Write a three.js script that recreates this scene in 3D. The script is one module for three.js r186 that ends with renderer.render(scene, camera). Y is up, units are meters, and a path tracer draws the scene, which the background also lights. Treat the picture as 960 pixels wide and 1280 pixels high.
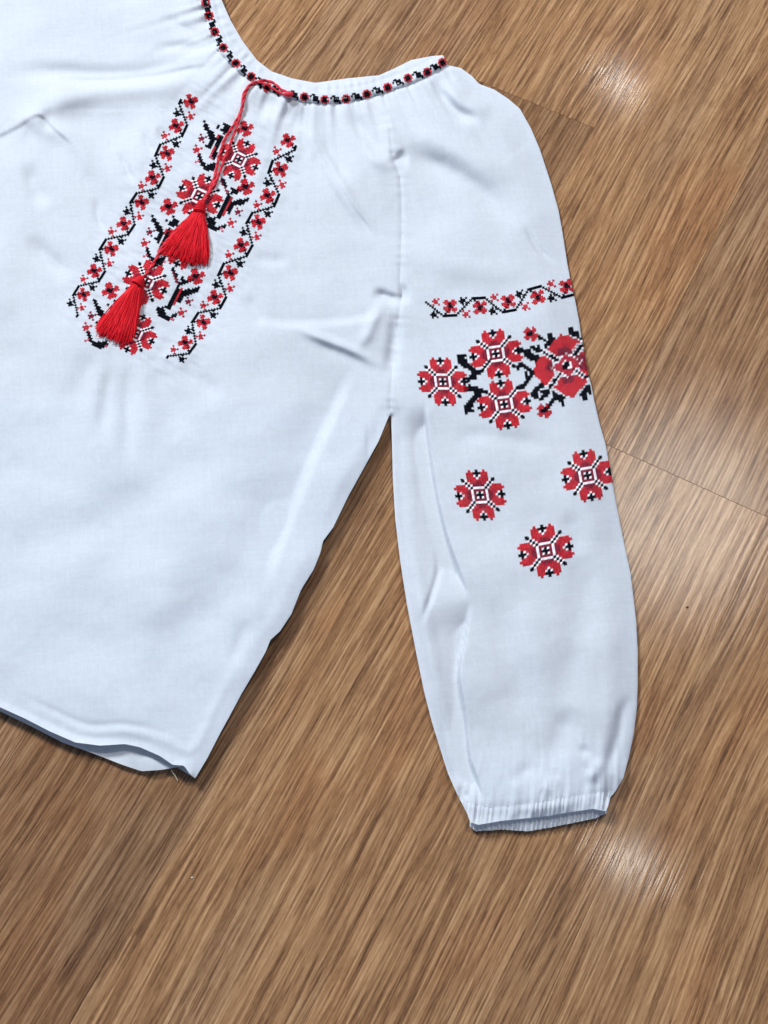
import * as THREE from 'three';
import { mergeGeometries } from 'three/addons/utils/BufferGeometryUtils.js';
import { RectAreaLightUniformsLib } from 'three/addons/lights/RectAreaLightUniformsLib.js';
import { createNoise2D } from 'simplex-noise';

// ------------------------------------------------------------ camera, light, exposure
const scene = new THREE.Scene();
const PITCH = 65 * Math.PI / 180, DIST = 0.95, FOCAL = 1859;      // focal length in pixels of a 960 x 1280 picture
const camera = new THREE.PerspectiveCamera(2 * Math.atan(640 / FOCAL) * 180 / Math.PI, 960 / 1280, 0.05, 20);
camera.position.set(0, DIST * Math.sin(PITCH), DIST * Math.cos(PITCH));
camera.lookAt(0, 0, 0);
const renderer = new THREE.WebGLRenderer({ antialias: true });
renderer.setSize(768, 1024);
renderer.toneMapping = THREE.LinearToneMapping;
renderer.toneMappingExposure = 1.15;
renderer.shadowMap.enabled = true;
RectAreaLightUniformsLib.init();
scene.background = new THREE.Color().setRGB(0.115, 0.165, 0.25);    // dim cool room around the close-up
const LAMPS = [[0.66, 2.4, -2.44, .15, 1.0], [0.716, 2.4, -1.12, 6.2, 12], [0.537, 2.4, -0.276, .16, 1.5]];   // row of ceiling lamps (x, y, z, candela, radius in units of 2 cm)
const WINDOW = { at: [-1.55, 2.05, -1.95], w: .6, h: .75, power: 70 };

function mulberry(a) { return () => { a |= 0; a = a + 0x6D2B79F5 | 0; let t = Math.imul(a ^ a >>> 15, 1 | a); t = t + Math.imul(t ^ t >>> 7, 61 | t) ^ t; return ((t ^ t >>> 14) >>> 0) / 4294967296; }; }
const rnd = mulberry(7), noise2 = createNoise2D(mulberry(11));
const lerp = (a, b, t) => a + (b - a) * t, clamp = (x, a = 0, b = 1) => Math.min(b, Math.max(a, x));
const smooth = (a, b, x) => { const t = clamp((x - a) / (b - a)); return t * t * (3 - 2 * t); };

// a place in the photograph, h metres above the floor -> point in the room
const CY = camera.position.y, CZ = camera.position.z, SP = Math.sin(PITCH), CP = Math.cos(PITCH);
function P(px, py, h = 0) {
  const a = (px - 480) / FOCAL, b = (640 - py) / FOCAL;
  const dy = -SP + b * CP, dz = -CP - b * SP, t = (h - CY) / dy;
  return new THREE.Vector3(a * t, h, CZ + dz * t);
}

function mesh(name, geo, mat, parent) {
  const m = new THREE.Mesh(geo, mat); m.name = name; m.castShadow = m.receiveShadow = true; (parent || scene).add(m); return m;
}
function tag(o, label, category, group) { o.userData.label = label; o.userData.category = category; if (group) o.userData.group = group; return o; }

// ------------------------------------------------------------ floor of wood planks
function tileNoise(seed, nx, ny) {
  const r = mulberry(seed), g = new Float32Array(nx * ny); for (let i = 0; i < g.length; i++) g[i] = r();
  return (u, v) => {      // u, v in 0..1, tiles
    const x = u * nx, y = v * ny, x0 = Math.floor(x), y0 = Math.floor(y); let fx = x - x0, fy = y - y0;
    fx = fx * fx * (3 - 2 * fx); fy = fy * fy * (3 - 2 * fy);
    const a = ((x0 % nx) + nx) % nx, b = (a + 1) % nx, c = (((y0 % ny) + ny) % ny) * nx, d = (((y0 + 1) % ny + ny) % ny) * nx;
    return (g[a + c] * (1 - fx) + g[b + c] * fx) * (1 - fy) + (g[a + d] * (1 - fx) + g[b + d] * fx) * fy;
  };
}
const TEXW = 0.6, TEXL = 1.2;
function woodTextures() {
  const N = 2048, col = new Uint8Array(N * N * 4), bmp = new Uint8Array(N * N * 4);
  const warp = tileNoise(1, 14, 8), warp2 = tileNoise(21, 60, 30), band = tileNoise(2, 26, 5), band2 = tileNoise(22, 70, 9), st1 = tileNoise(3, 240, 16), st2 = tileNoise(4, 560, 30), st3 = tileNoise(5, 960, 66), pore = tileNoise(6, 760, 110), pmask = tileNoise(8, 40, 20), red = tileNoise(9, 15, 14), red2 = tileNoise(10, 40, 40), grey = tileNoise(12, 20, 9), fine = tileNoise(13, 1024, 500), hair = tileNoise(14, 620, 32), hair2 = tileNoise(15, 960, 60), mott = tileNoise(17, 170, 90), dens = tileNoise(16, 18, 10);
  for (let j = 0; j < N; j++) for (let i = 0; i < N; i++) {
    const v = j / N; let u = i / N;
    u += (warp(u, v) - .5) * .012 + (warp2(u, v) - .5) * .0012;
    const b = band(u, v), b2 = band2(u, v), s1 = st1(u, v), s2 = st2(u, v), s3 = st3(u, v), f = fine(u, v);
    const p = smooth(.6, .82, pore(u, v)) * smooth(.25, .6, pmask(u, v) * .6 + s1 * .4);
    const line = .16 * s1 + .42 * lerp(s2, smooth(.42, .58, s2), .55) + .42 * lerp(s3, smooth(.40, .60, s3), .55);
    const dn = dens(u, v), hr = smooth(.56, .64, hair(u, v)) * (.55 + .3 * dn), hr2 = smooth(.60, .67, hair2(u, v));
    let t = .61 + (line - .5) * .9 + (b - .5) * .14 + (b2 - .5) * .09 + (mott(u, v) - .5) * .07 + (f - .5) * .20 - p * .18 - hr * .17 - hr2 * .12 + smooth(.60, .74, s2) * .10;
    t = clamp(.535 + (t - .56) * .68, 0, 1);
    const rr = smooth(.56, .86, red(u, v) * .7 + red2(u, v) * .3) * .15, gg = smooth(.5, .85, grey(u, v)) * .25;
    // dark -> mid -> light wood, sRGB
    let R, G, B;
    if (t < .45) { const k = t / .45; R = lerp(82, 143, k); G = lerp(57, 105, k); B = lerp(41, 74, k); }
    else { const k = (t - .45) / .55; R = lerp(143, 194, k); G = lerp(105, 156, k); B = lerp(74, 118, k); }
    R = lerp(R, R * 1.06, rr); G = lerp(G, G * .87, rr); B = lerp(B, B * .76, rr);
    const m = (R + G + B) / 3; R = lerp(R, lerp(R, m * 1.04, .35), gg); G = lerp(G, lerp(G, m, .35), gg); B = lerp(B, lerp(B, m * .95, .35), gg);
    const k = (j * N + i) * 4; col[k] = R; col[k + 1] = G; col[k + 2] = B; col[k + 3] = 255;
    const h = clamp(.5 + (s2 - .5) * .6 + (s3 - .5) * .7 + (s1 - .5) * .2 - p * .25 - hr * .3 - hr2 * .25 + .15);
    bmp[k] = bmp[k + 1] = bmp[k + 2] = h * 255; bmp[k + 3] = 255;
  }
  const mk = (d, srgb) => { const t = new THREE.DataTexture(d, N, N); t.wrapS = t.wrapT = THREE.RepeatWrapping; t.magFilter = THREE.LinearFilter; t.minFilter = THREE.LinearMipmapLinearFilter; t.generateMipmaps = true; if (srgb) t.colorSpace = THREE.SRGBColorSpace; t.needsUpdate = true; return t; };
  return [mk(col, true), mk(bmp, false)];
}
{
  const [wood, bump] = woodTextures();
  const tones = [[1, 1, 1], [.93, .92, .92], [1.06, 1.02, .95], [.97, .99, 1.03], [.76, .72, .69], [.9, .87, .85]];
  const mats = tones.map(c => new THREE.MeshPhysicalMaterial({ color: new THREE.Color().setRGB(...c), map: wood, bumpMap: bump, bumpScale: 0.000018, roughness: 0.09, specularIntensity: 0.5 }));
  const floor = new THREE.Group(); floor.name = 'floor'; floor.userData.kind = 'structure'; scene.add(floor);
  const slab = new THREE.BoxGeometry(3.2, 0.05, 3.2); slab.translate(0, -0.0345, 0);
  mesh('subfloor', slab, new THREE.MeshStandardMaterial({ color: new THREE.Color().setRGB(.05, .035, .025), roughness: 1 }), floor);
  const o = P(743, 160), q = P(836.7, 0), along = q.clone().sub(o).normalize(), across = new THREE.Vector3(-along.z, 0, along.x);
  const j2 = P(870, 606).sub(o), W = .1135, LEN = 1.26, GAP = .00009, CH = .00010;
  const second = j2.dot(along), r0 = Math.floor(j2.dot(across) / W);
  const R = mulberry(41);
  for (let r = -10; r <= 9; r++) {
    // the row left of the edge through the upper joint ends there; the row with the lower joint ends there
    let start = r === -1 ? 0 : r === r0 ? second : (R() - .5) * LEN;
    if (r !== -1 && r !== r0 && Math.abs(r) < 4) start = .22 + R() * .15;   // no further joint shows
    for (let k = -2; k <= 1; k++) {
      const a0 = start + k * LEN + GAP, a1 = start + (k + 1) * LEN - GAP, b0 = r * W + GAP, b1 = (r + 1) * W - GAP;
      const ring = (e, y) => [[a0 + e, b0 + e], [a1 - e, b0 + e], [a1 - e, b1 - e], [a0 + e, b1 - e]].map(([a, b]) => [a, y, b]);
      const rings = [ring(CH, 0), ring(0, -CH * .6), ring(0, -.008)];
      const pos = [], uv = [], idx = [], ou = R() , ov = R();
      for (const g of rings) for (const [a, y, b] of g) {
        const p = o.clone().addScaledVector(along, a).addScaledVector(across, b);
        pos.push(p.x, y, p.z); uv.push(b / TEXW + ou, a / TEXL + ov);
      }
      idx.push(0, 2, 1, 0, 3, 2);
      for (let s = 0; s < 2; s++) for (let c = 0; c < 4; c++) { const d = (c + 1) % 4, A = s * 4 + c, B = s * 4 + d; idx.push(A, B, A + 4, B, B + 4, A + 4); }
      let g = new THREE.BufferGeometry();
      g.setAttribute('position', new THREE.Float32BufferAttribute(pos, 3)); g.setAttribute('uv', new THREE.Float32BufferAttribute(uv, 2)); g.setIndex(idx);
      g = g.toNonIndexed(); g.computeVertexNormals();
      if (g.attributes.normal.getY(0) < 0) { const f = g.attributes.position.array; throw new Error('plank upside down ' + f[1]); }
      const tone = (r === -1 && k === -1) ? 4 : (r === r0 && k === 0) ? 5 : ((r === r0 && k === -1) || r === -1 ? 2 : Math.floor(R() * 4));
      mesh('plank', g, mats[tone], floor);
    }
  }
}

// ------------------------------------------------------------ cloth: outlines in the photograph
// [x, y, height of the edge in mm, width of the roll-over in px]
const neckTop = [[274, -230], [272, -90], [272, -30], [277, 0], [288, 25], [303, 51], [321, 75], [339, 89], [365, 98], [394, 103.5], [434, 98], [474, 94], [492, 86], [514, 75], [540, 70], [554, 69]];
const neckSeam = [[249, -230], [246, -90], [247, -30], [252, 0], [259, 33], [270, 62], [285, 78], [303, 95], [325, 109], [347, 118], [376, 128], [405, 130.5], [434, 128], [463, 122], [492, 113], [518, 104], [540, 93], [560, 81]];
const sleeveRight = [[562, 82], [576, 85], [590, 95], [599, 105], [618, 112], [636, 124], [650, 136], [664, 161], [675, 187], [689, 230], [698, 262], [703, 290], [709, 329], [714, 356], [719, 376], [724, 402], [728, 433], [733, 461], [739, 481], [743, 502], [749, 528], [757, 556], [763, 591], [770, 629], [779, 675], [788, 716], [795, 775], [797, 812], [797, 859], [796, 885], [792, 918], [786, 947], [779, 973], [770, 988], [763, 997]];
const cuffRim = [[760, 1008], [757, 1014], [741, 1011], [715, 1015], [686, 1020], [657, 1023], [627, 1026], [598, 1031], [588, 1028]];
const sleeveLeft = [[584, 1017], [572, 994], [560, 967], [549, 932], [540, 903], [530, 864], [521, 820], [509, 757], [504, 726], [499.5, 695], [494, 648], [491, 597], [490, 552], [488.8, 520]];
const bodySide = [[487, 518], [473, 552], [456, 583], [436, 619], [416.6, 659], [404, 676], [400, 692], [392, 712], [380, 731], [376, 738], [364, 768], [350, 789], [338, 800], [332, 815], [318, 840], [302, 867], [287, 895], [275, 917], [259, 948], [244, 973]];
const hem = [[237, 967], [230, 957], [216, 956], [200, 945], [175, 934], [156, 930], [125, 932], [94, 928], [62, 914], [31, 898], [0, 884], [-60, 850], [-230, 755]];
const armhole = [[478, 118], [484, 145], [488, 172], [491, 198], [500, 219], [502, 250], [502, 290], [501, 325], [500, 352], [503, 368], [500, 381], [498, 400], [497, 430], [491, 460], [488, 490], [488, 519]];
const E = (pts, eh, w) => pts.map(p => [p[0], p[1], eh, w]);
const silhouette = [...E(neckTop, 4, 20), ...E(sleeveRight.slice(0, -3), 2.4, 40), ...E(sleeveRight.slice(-3), 4.4, 26), ...E(cuffRim, 6.8, 12), ...E(sleeveLeft.slice(0, 2), 5.8, 16), ...E(sleeveLeft.slice(2), 3.6, 26), ...E(bodySide, 6.5, 20), ...E(hem, 8.5, 10), [-230, -230, 8, 10]];
silhouette.forEach(p => { if (p[1] < -200) p[2] = 8; });

function segments(poly, closed) {
  const n = poly.length - (closed ? 0 : 1), s = [];
  let L = 0;
  for (let i = 0; i < n; i++) { const a = poly[i], b = poly[(i + 1) % poly.length], l = Math.hypot(b[0] - a[0], b[1] - a[1]); s.push({ a, b, l, L }); L += l; }
  s.total = L; return s;
}
function nearest(segs, x, y) {
  let best = 1e9, r = null, T = 0;
  for (const s of segs) {
    const dx = s.b[0] - s.a[0], dy = s.b[1] - s.a[1], t = clamp(((x - s.a[0]) * dx + (y - s.a[1]) * dy) / (s.l * s.l || 1));
    const ex = s.a[0] + dx * t - x, ey = s.a[1] + dy * t - y, d = ex * ex + ey * ey;
    if (d < best) { best = d; r = s; T = t; }
  }
  const { a, b } = r;
  return { d: Math.sqrt(best), t: T, s: r, at: r.L + r.l * T, x: lerp(a[0], b[0], T), y: lerp(a[1], b[1], T), side: Math.sign((b[0] - a[0]) * (y - a[1]) - (b[1] - a[1]) * (x - a[0])) };
}
function inside(poly, x, y) {
  let c = false;
  for (let i = 0, j = poly.length - 1; i < poly.length; j = i++) {
    const a = poly[i], b = poly[j];
    if ((a[1] > y) !== (b[1] > y) && x < (b[0] - a[0]) * (y - a[1]) / (b[1] - a[1]) + a[0]) c = !c;
  }
  return c;
}
function spline(pts, per = 5) {
  const c = new THREE.CatmullRomCurve3(pts.map(p => new THREE.Vector3(p[0], p[1], 0)), false, 'centripetal');
  return c.getPoints((pts.length - 1) * per).map(p => [p.x, p.y]);
}

// folds: [kind, millimetres, width px, points, tail px]; 'r' a ridge (or a valley), 'd' a slope that sinks towards the line from its left and ends there
const FOLDS = [
  // shoulder and neck, left half
  ['r', -2.4, 9, [[262, 74], [225, 83], [180, 92], [130, 94], [60, 90], [-10, 96]]],
  ['r', 2.4, 13, [[288, 88], [230, 100], [180, 107], [120, 114], [60, 131], [-10, 166]]],
  ['d', 1.6, 3, [[276, 80], [240, 84], [190, 94], [130, 99], [70, 98]], 16],
  ['d', 1.3, 3, [[96, 186], [66, 160], [48, 144], [20, 160], [-20, 180]], 22],
  ['r', -1.9, 24, [[62, 156], [100, 148], [150, 160], [190, 178]]],
  ['r', 1.8, 10, [[-10, 176], [20, 164], [36, 152], [60, 162], [88, 172], [112, 204], [140, 238]]],
  ['r', .8, 6, [[28, 156], [46, 144], [60, 139]]],
  ['r', -.7, 6, [[58, 134], [60, 150], [57, 168]]],
  ['r', -1.0, 3.5, [[150, 186], [156, 205], [170, 233]]],
  ['r', -.9, 4, [[180, 162], [186, 180], [196, 192]]],
  ['r', -.8, 4, [[196, 157], [202, 168], [208, 178]]],
  ['r', -1.8, 9, [[34, 200], [44, 235], [60, 262]]],
  ['r', -1.6, 9, [[34, 292], [55, 318], [92, 350]]],
  ['r', -1.0, 4, [[120, 245], [123, 272], [134, 292]]],
  ['r', -1.1, 5, [[185, 62], [230, 58], [258, 62]]],
  ['r', -.9, 5, [[200, 18], [235, 38], [255, 44]]],
  // below the chest embroidery
  ['r', -1.1, 13, [[122, 436], [104, 470], [84, 515]]],
  ['r', -.9, 8, [[143, 438], [136, 474], [124, 560]]],
  ['r', -1.3, 9, [[160, 440], [160, 490], [158, 590]]],
  ['r', -1.0, 12, [[180, 436], [200, 475], [236, 560]]],
  ['r', -.9, 10, [[232, 446], [246, 470], [280, 500]]],
  ['r', .7, 10, [[132, 432], [124, 475], [108, 550]]],
  ['r', .7, 10, [[170, 440], [178, 485], [190, 570]]],
  ['r', -1.4, 24, [[320, 520], [220, 595], [120, 655], [40, 690], [10, 745]]],
  ['r', -1.5, 26, [[290, 735], [230, 790], [170, 830]]],
  ['r', 1.4, 34, [[330, 640], [220, 700], [110, 800]]],
  // breast to the armpit
  ['r', 2.2, 7, [[372, 146], [392, 176], [414, 216], [440, 258], [470, 302]]],
  ['d', 1.5, 3, [[474, 300], [440, 254], [416, 212], [394, 172]], 16],
  ['r', -1.2, 8, [[398, 166], [416, 196], [436, 234]]],
  ['r', -1.8, 9, [[434, 138], [448, 158], [470, 190], [486, 202]]],
  ['r', 1.6, 7, [[424, 146], [450, 176], [474, 202], [500, 206]]],
  ['r', -1.6, 10, [[342, 146], [366, 150], [366, 172]]],
  ['r', -1.4, 9, [[330, 150], [334, 130], [356, 132]]],
  ['r', 1.1, 5, [[481, 140], [485, 172], [492, 204]]],
  ['d', 1.6, 7, [[314, 398], [340, 404], [400, 404], [450, 398], [488, 386]], 20],
  ['r', -1.0, 7, [[308, 366], [318, 388], [332, 410]]],
  ['r', 2.0, 5, [[360, 404], [376, 412], [410, 426], [440, 438], [462, 450], [482, 462]]],
  ['r', -.6, 9, [[384, 424], [410, 436], [450, 450], [478, 464]]],
  ['r', 1.4, 6, [[440, 436], [456, 424], [472, 390], [486, 376]]],
  ['r', -2.4, 5, [[464, 366], [478, 369], [494, 374], [504, 372]]],
  ['r', -2.2, 6, [[492, 384], [493, 420], [489, 450], [487, 480]]],
  ['r', -1.1, 7, [[312, 322], [340, 327], [366, 326]]],
  ['r', .5, 8, [[300, 326], [344, 332], [372, 330]]],
  ['d', 2.4, 9, [[331, 746], [338, 716], [356, 660], [380, 602], [394, 566], [411, 529], [430, 486], [444, 452]], 30],
  ['r', -1.0, 22, [[428, 470], [400, 520], [366, 590], [330, 680], [312, 720]]],
  ['r', -.7, 7, [[312, 772], [300, 800], [290, 836]]],
  ['r', .8, 18, [[270, 780], [306, 764], [338, 770]]],
  ['r', .45, 5, [[6, 866], [64, 894], [110, 914], [160, 914], [208, 926], [238, 938], [268, 884], [292, 838], [330, 772]]],
  ['r', -.45, 4, [[6, 860], [64, 887], [110, 906], [160, 906], [206, 917], [232, 926]]],
  // sleeve, shoulder
  ['r', -2.9, 7, [[538, 96], [550, 116], [566, 136], [582, 146], [604, 146]]],
  ['r', 1.6, 8, [[556, 96], [572, 120], [594, 134], [620, 142]]],
  ['r', -2.9, 12, [[488, 184], [530, 200], [584, 228], [624, 262], [652, 288]]],
  ['r', 1.6, 12, [[494, 160], [540, 174], [600, 206], [640, 240]]],
  ['r', -1.0, 3, [[655, 278], [663, 296], [676, 314], [696, 332]]],
  ['r', -1.5, 7, [[494, 192], [502, 197], [512, 196]]],
  ['r', -1.6, 5, [[503, 354], [505, 368], [502, 382]]],
  // sleeve, pleat along the inside
  ['d', 5.2, 2.6, [[588, 750], [574, 716], [560, 678], [549, 637], [540, 590], [534, 545], [532, 500]], 30],
  ['d', 5.0, 2.6, [[607, 1006], [596, 975], [587, 950], [580, 890], [573, 840], [580, 800], [589, 750]], 28],
  ['r', -1.2, 3, [[545, 672], [549, 706], [542, 736], [532, 764], [521, 790]]],
  ['r', 1.2, 8, [[506, 640], [514, 690], [526, 750], [540, 830], [558, 920]]],
  ['r', -1.6, 5, [[570, 985], [578, 994], [586, 1000]]],
  ['r', -1.0, 16, [[606, 740], [630, 800], [650, 860], [668, 920]]],
  ['r', 1.0, 18, [[640, 740], [664, 800], [690, 900]]],
  ['r', -1.3, 18, [[740, 660], [730, 740], [716, 830], [700, 900]]],
  ['r', -1.6, 14, [[718, 880], [700, 920], [680, 960]]],
  ['r', .9, 7, [[722, 940], [738, 950], [742, 964], [726, 972]]],
  ['r', -.8, 5, [[720, 934], [736, 942], [745, 958]]],
  ['r', -1.3, 6, [[797, 868], [780, 884], [772, 920], [762, 952], [748, 976]]],
  ['r', .9, 6, [[756, 946], [746, 964], [732, 980]]],
  ['r', .8, 8, [[700, 968], [688, 980], [682, 996]]],
  ['r', -.7, 7, [[668, 956], [650, 968], [640, 984]]],
  ['r', -.9, 9, [[560, 560], [590, 545], [640, 550], [700, 560]]],
  ['r', -.9, 10, [[700, 640], [716, 660], [724, 700]]],
  ['r', .9, 14, [[520, 300], [560, 330], [620, 340], [690, 330]]],
].map(([kind, mm, w, pts, tail]) => {
  const line = spline(pts), segs = segments(line, false), xs = line.map(p => p[0]), ys = line.map(p => p[1]), m = kind === 'r' ? w * 3.2 : Math.max(tail * 2.5, w * 4);
  return { kind, mm, w, tail, segs, x0: Math.min(...xs) - m, x1: Math.max(...xs) + m, y0: Math.min(...ys) - m, y1: Math.max(...ys) + m };
});
const silSegs = segments(silhouette, true), neckSegs = segments(neckSeam, false), armSegs = segments(armhole, false);
const gatherLine = [[576, 998], [590, 1004], [612, 1009], [640, 1007], [670, 1003], [700, 998], [730, 993], [752, 990], [766, 990]];
const gatherSegs = segments(gatherLine, false);
const n1 = (x, k) => noise2(x, k * 37.7);

function edgeAt(x, y) {                                   // distance to the outline, with the edge height and roll-over blended between the parts of it near by
  let best = 1e9, W = 0, eh = 0, w = 0;
  for (const s of silSegs) {
    const dx = s.b[0] - s.a[0], dy = s.b[1] - s.a[1], t = clamp(((x - s.a[0]) * dx + (y - s.a[1]) * dy) / (s.l * s.l || 1));
    const ex = s.a[0] + dx * t - x, ey = s.a[1] + dy * t - y, d = ex * ex + ey * ey, k = s.l / ((d + 6) * (d + 6));
    if (d < best) best = d;
    W += k; eh += k * lerp(s.a[2], s.b[2], t); w += k * lerp(s.a[3], s.b[3], t);
  }
  return { d: Math.sqrt(best), eh: eh / W, w: w / W };
}
function H(x, y) {                                        // height of the upper cloth in metres
  const e = edgeAt(x, y), { eh, w } = e;
  const full = 7.4 + 1.9 * noise2(x / 190, y / 160) + .4 * noise2(x / 75 + 9, y / 65) + .08 * noise2(x / 22 + 3, y / 24);
  const q = clamp(e.d / w), roll = Math.sqrt(1 - (1 - q) * (1 - q));
  let h = lerp(eh, full, roll * .35 + smooth(0, 1, q) * .65), f = 0;
  for (const s of FOLDS) {
    if (x < s.x0 || x > s.x1 || y < s.y0 || y > s.y1) continue;
    const n = nearest(s.segs, x, y), u = n.at / s.segs.total, taper = smooth(0, .36, u) * smooth(1, .64, u);
    if (s.kind === 'r') f += s.mm * taper * Math.exp(-(n.d * n.d) / (s.w * s.w * 1.5));
    else if (s.kind === 'd') {
      const sd = n.d * n.side;
      f -= s.mm * smooth(0, .22, u) * smooth(1, .8, u) * smooth(s.w, -s.w, sd) * Math.exp(Math.min(0, sd) / s.tail);
    } else {
      const sd = n.d * n.side * (s.kind === 's' ? -1 : 1) * -1;
      f += s.mm * smooth(0, .1, u) * smooth(1, .9, u) * smooth(-s.w, s.w, sd) * Math.exp(-Math.max(0, sd) / s.tail) * (n.t > 0 && n.t < 1 || u > .001 && u < .999 ? 1 : Math.exp(-n.d / 12));
    }
  }
  h += 1.65 * f * smooth(0, 14, e.d + 3);
  // gathers below the neckband
  const k = nearest(neckSegs, x, y);
  if (k.d < 140 && k.side > 0 || k.d < 6) {
    const a = k.at + k.d * .12 * n1(k.at / 90, 5);
    const g = 1.15 * n1(a / 8, 1) * Math.exp(-k.d / 14) + 1.5 * n1(a / 15, 2) * Math.exp(-k.d / 36) + 1.6 * n1(a / 30, 3) * smooth(0, 20, k.d) * Math.exp(-k.d / 80);
    h += g * smooth(0, 8, e.d);
    h -= .9 * Math.exp(-(k.d * k.d) / 9);
  }
  // armhole seam
  const m = nearest(armSegs, x, y);
  if (m.d < 40) h += (-.75 * Math.exp(-(m.d * m.d) / 8) + .5 * n1(m.at / 13, 8) * Math.exp(-m.d / 9)) * smooth(0, 14, e.d + 3);
  // elastic gathers of the cuff
  if (y > 880 && x > 540) {
    const c = nearest(gatherSegs, x, y), up = c.d * (1 - smooth(-9, 7, y - c.y));
    const band = Math.exp(-up / 11), a = (765 - x) * 1.02 + (1010 - y) * .12 + up * .22 * n1(c.at / 30, 31);
    h += ((.46 + .2 * n1(a / 6, 25)) * Math.sin(a * 1.12 + 1.8 * n1(a / 11, 21)) * band * (.8 + .5 * n1(a / 15, 23)) + .5 * n1(a / 7, 22) * Math.exp(-up / 26) + .9 * n1(a / 15, 24) * Math.exp(-up / 40)) * smooth(-4, 8, e.d);
    h -= .35 * Math.exp(-(c.d * c.d) / 12);
  }
  // the stitching draws the chest into small ripples
  const cx = x - 235, cy = y - 285, su = cx * .885 + cy * .466, sv = -cx * .466 + cy * .885;
  const chest = smooth(115, 70, Math.abs(su)) * smooth(205, 150, Math.abs(sv));
  if (chest > 0) h += chest * (.32 * noise2(su / 40, sv / 9) + .4 * noise2(su / 26 + 5, sv / 26));
  return Math.max(h, eh * .55) / 1000;
}
const onCloth = (x, y, off) => P(x, y, H(x, y) + off);

// triangulate a region given by its outline in the photograph
function region(poly, step, height) {
  const xs = poly.map(p => p[0]), ys = poly.map(p => p[1]), x0 = Math.min(...xs) - step, y0 = Math.min(...ys) - step;
  const nx = Math.ceil((Math.max(...xs) + step - x0) / step) + 1, ny = Math.ceil((Math.max(...ys) + step - y0) / step) + 1;
  const ins = new Uint8Array(nx * ny), segs = segments(poly, true);
  for (let j = 0; j < ny; j++) {
    const y = y0 + j * step + .0137, cuts = [];
    for (const { a, b } of segs) if ((a[1] > y) !== (b[1] > y)) cuts.push((b[0] - a[0]) * (y - a[1]) / (b[1] - a[1]) + a[0]);
    cuts.sort((a, b) => a - b);
    for (let c = 0; c + 1 < cuts.length; c += 2) for (let i = Math.max(0, Math.ceil((cuts[c] - x0) / step)); i < nx && x0 + i * step <= cuts[c + 1]; i++) ins[j * nx + i] = 1;
  }
  const id = new Int32Array(nx * ny).fill(-1), pos = [], uv = [], idx = [];
  const vert = (i, j) => {
    const n = j * nx + i; if (id[n] >= 0) return id[n];
    let x = x0 + i * step, y = y0 + j * step;
    if (!ins[n]) { const e = nearest(segs, x, y); x = e.x; y = e.y; }
    else { const e = nearest(segs, x, y); if (e.d < step * .3) { x = e.x; y = e.y; } }
    const p = P(x, y, height(x, y)); pos.push(p.x, p.y, p.z); uv.push(p.x, -p.z);
    return id[n] = pos.length / 3 - 1;
  };
  for (let j = 0; j + 1 < ny; j++) for (let i = 0; i + 1 < nx; i++) {
    const n = j * nx + i; if (!(ins[n] || ins[n + 1] || ins[n + nx] || ins[n + nx + 1])) continue;
    const a = vert(i, j), b = vert(i + 1, j), c = vert(i, j + 1), d = vert(i + 1, j + 1);
    if ((ins[n] && ins[n + nx + 1]) || !(ins[n + 1] && ins[n + nx])) idx.push(a, c, d, a, d, b); else idx.push(a, c, b, b, c, d);
  }
  const g = new THREE.BufferGeometry();
  g.setAttribute('position', new THREE.Float32BufferAttribute(pos, 3)); g.setAttribute('uv', new THREE.Float32BufferAttribute(uv, 2)); g.setIndex(idx);
  g.computeVertexNormals(); return g;
}
// a strip of cloth between rows of points; row(t, r) -> Vector3
function strip(line, rows, step = 2) {
  const s = segments(line, false), n = Math.max(2, Math.ceil(s.total / step)), pos = [], uv = [], idx = [], R = rows.length;
  for (let i = 0; i <= n; i++) {
    let L = s.total * i / n, q = s.find(z => L <= z.L + z.l) || s[s.length - 1], t = clamp((L - q.L) / (q.l || 1)), x = lerp(q.a[0], q.b[0], t), y = lerp(q.a[1], q.b[1], t), dx = (q.b[0] - q.a[0]) / q.l, dy = (q.b[1] - q.a[1]) / q.l;
    rows.forEach((f, r) => { const p = f(x, y, -dy, dx, L); pos.push(p.x, p.y, p.z); uv.push(p.x, -p.z + r * .004); });
  }
  for (let i = 0; i < n; i++) for (let r = 0; r + 1 < R; r++) { const a = i * R + r, b = a + R; idx.push(a, b, a + 1, b, b + 1, a + 1); }
  const g = new THREE.BufferGeometry(); g.setAttribute('position', new THREE.Float32BufferAttribute(pos, 3)); g.setAttribute('uv', new THREE.Float32BufferAttribute(uv, 2)); g.setIndex(idx); g.computeVertexNormals(); return g;
}

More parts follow.
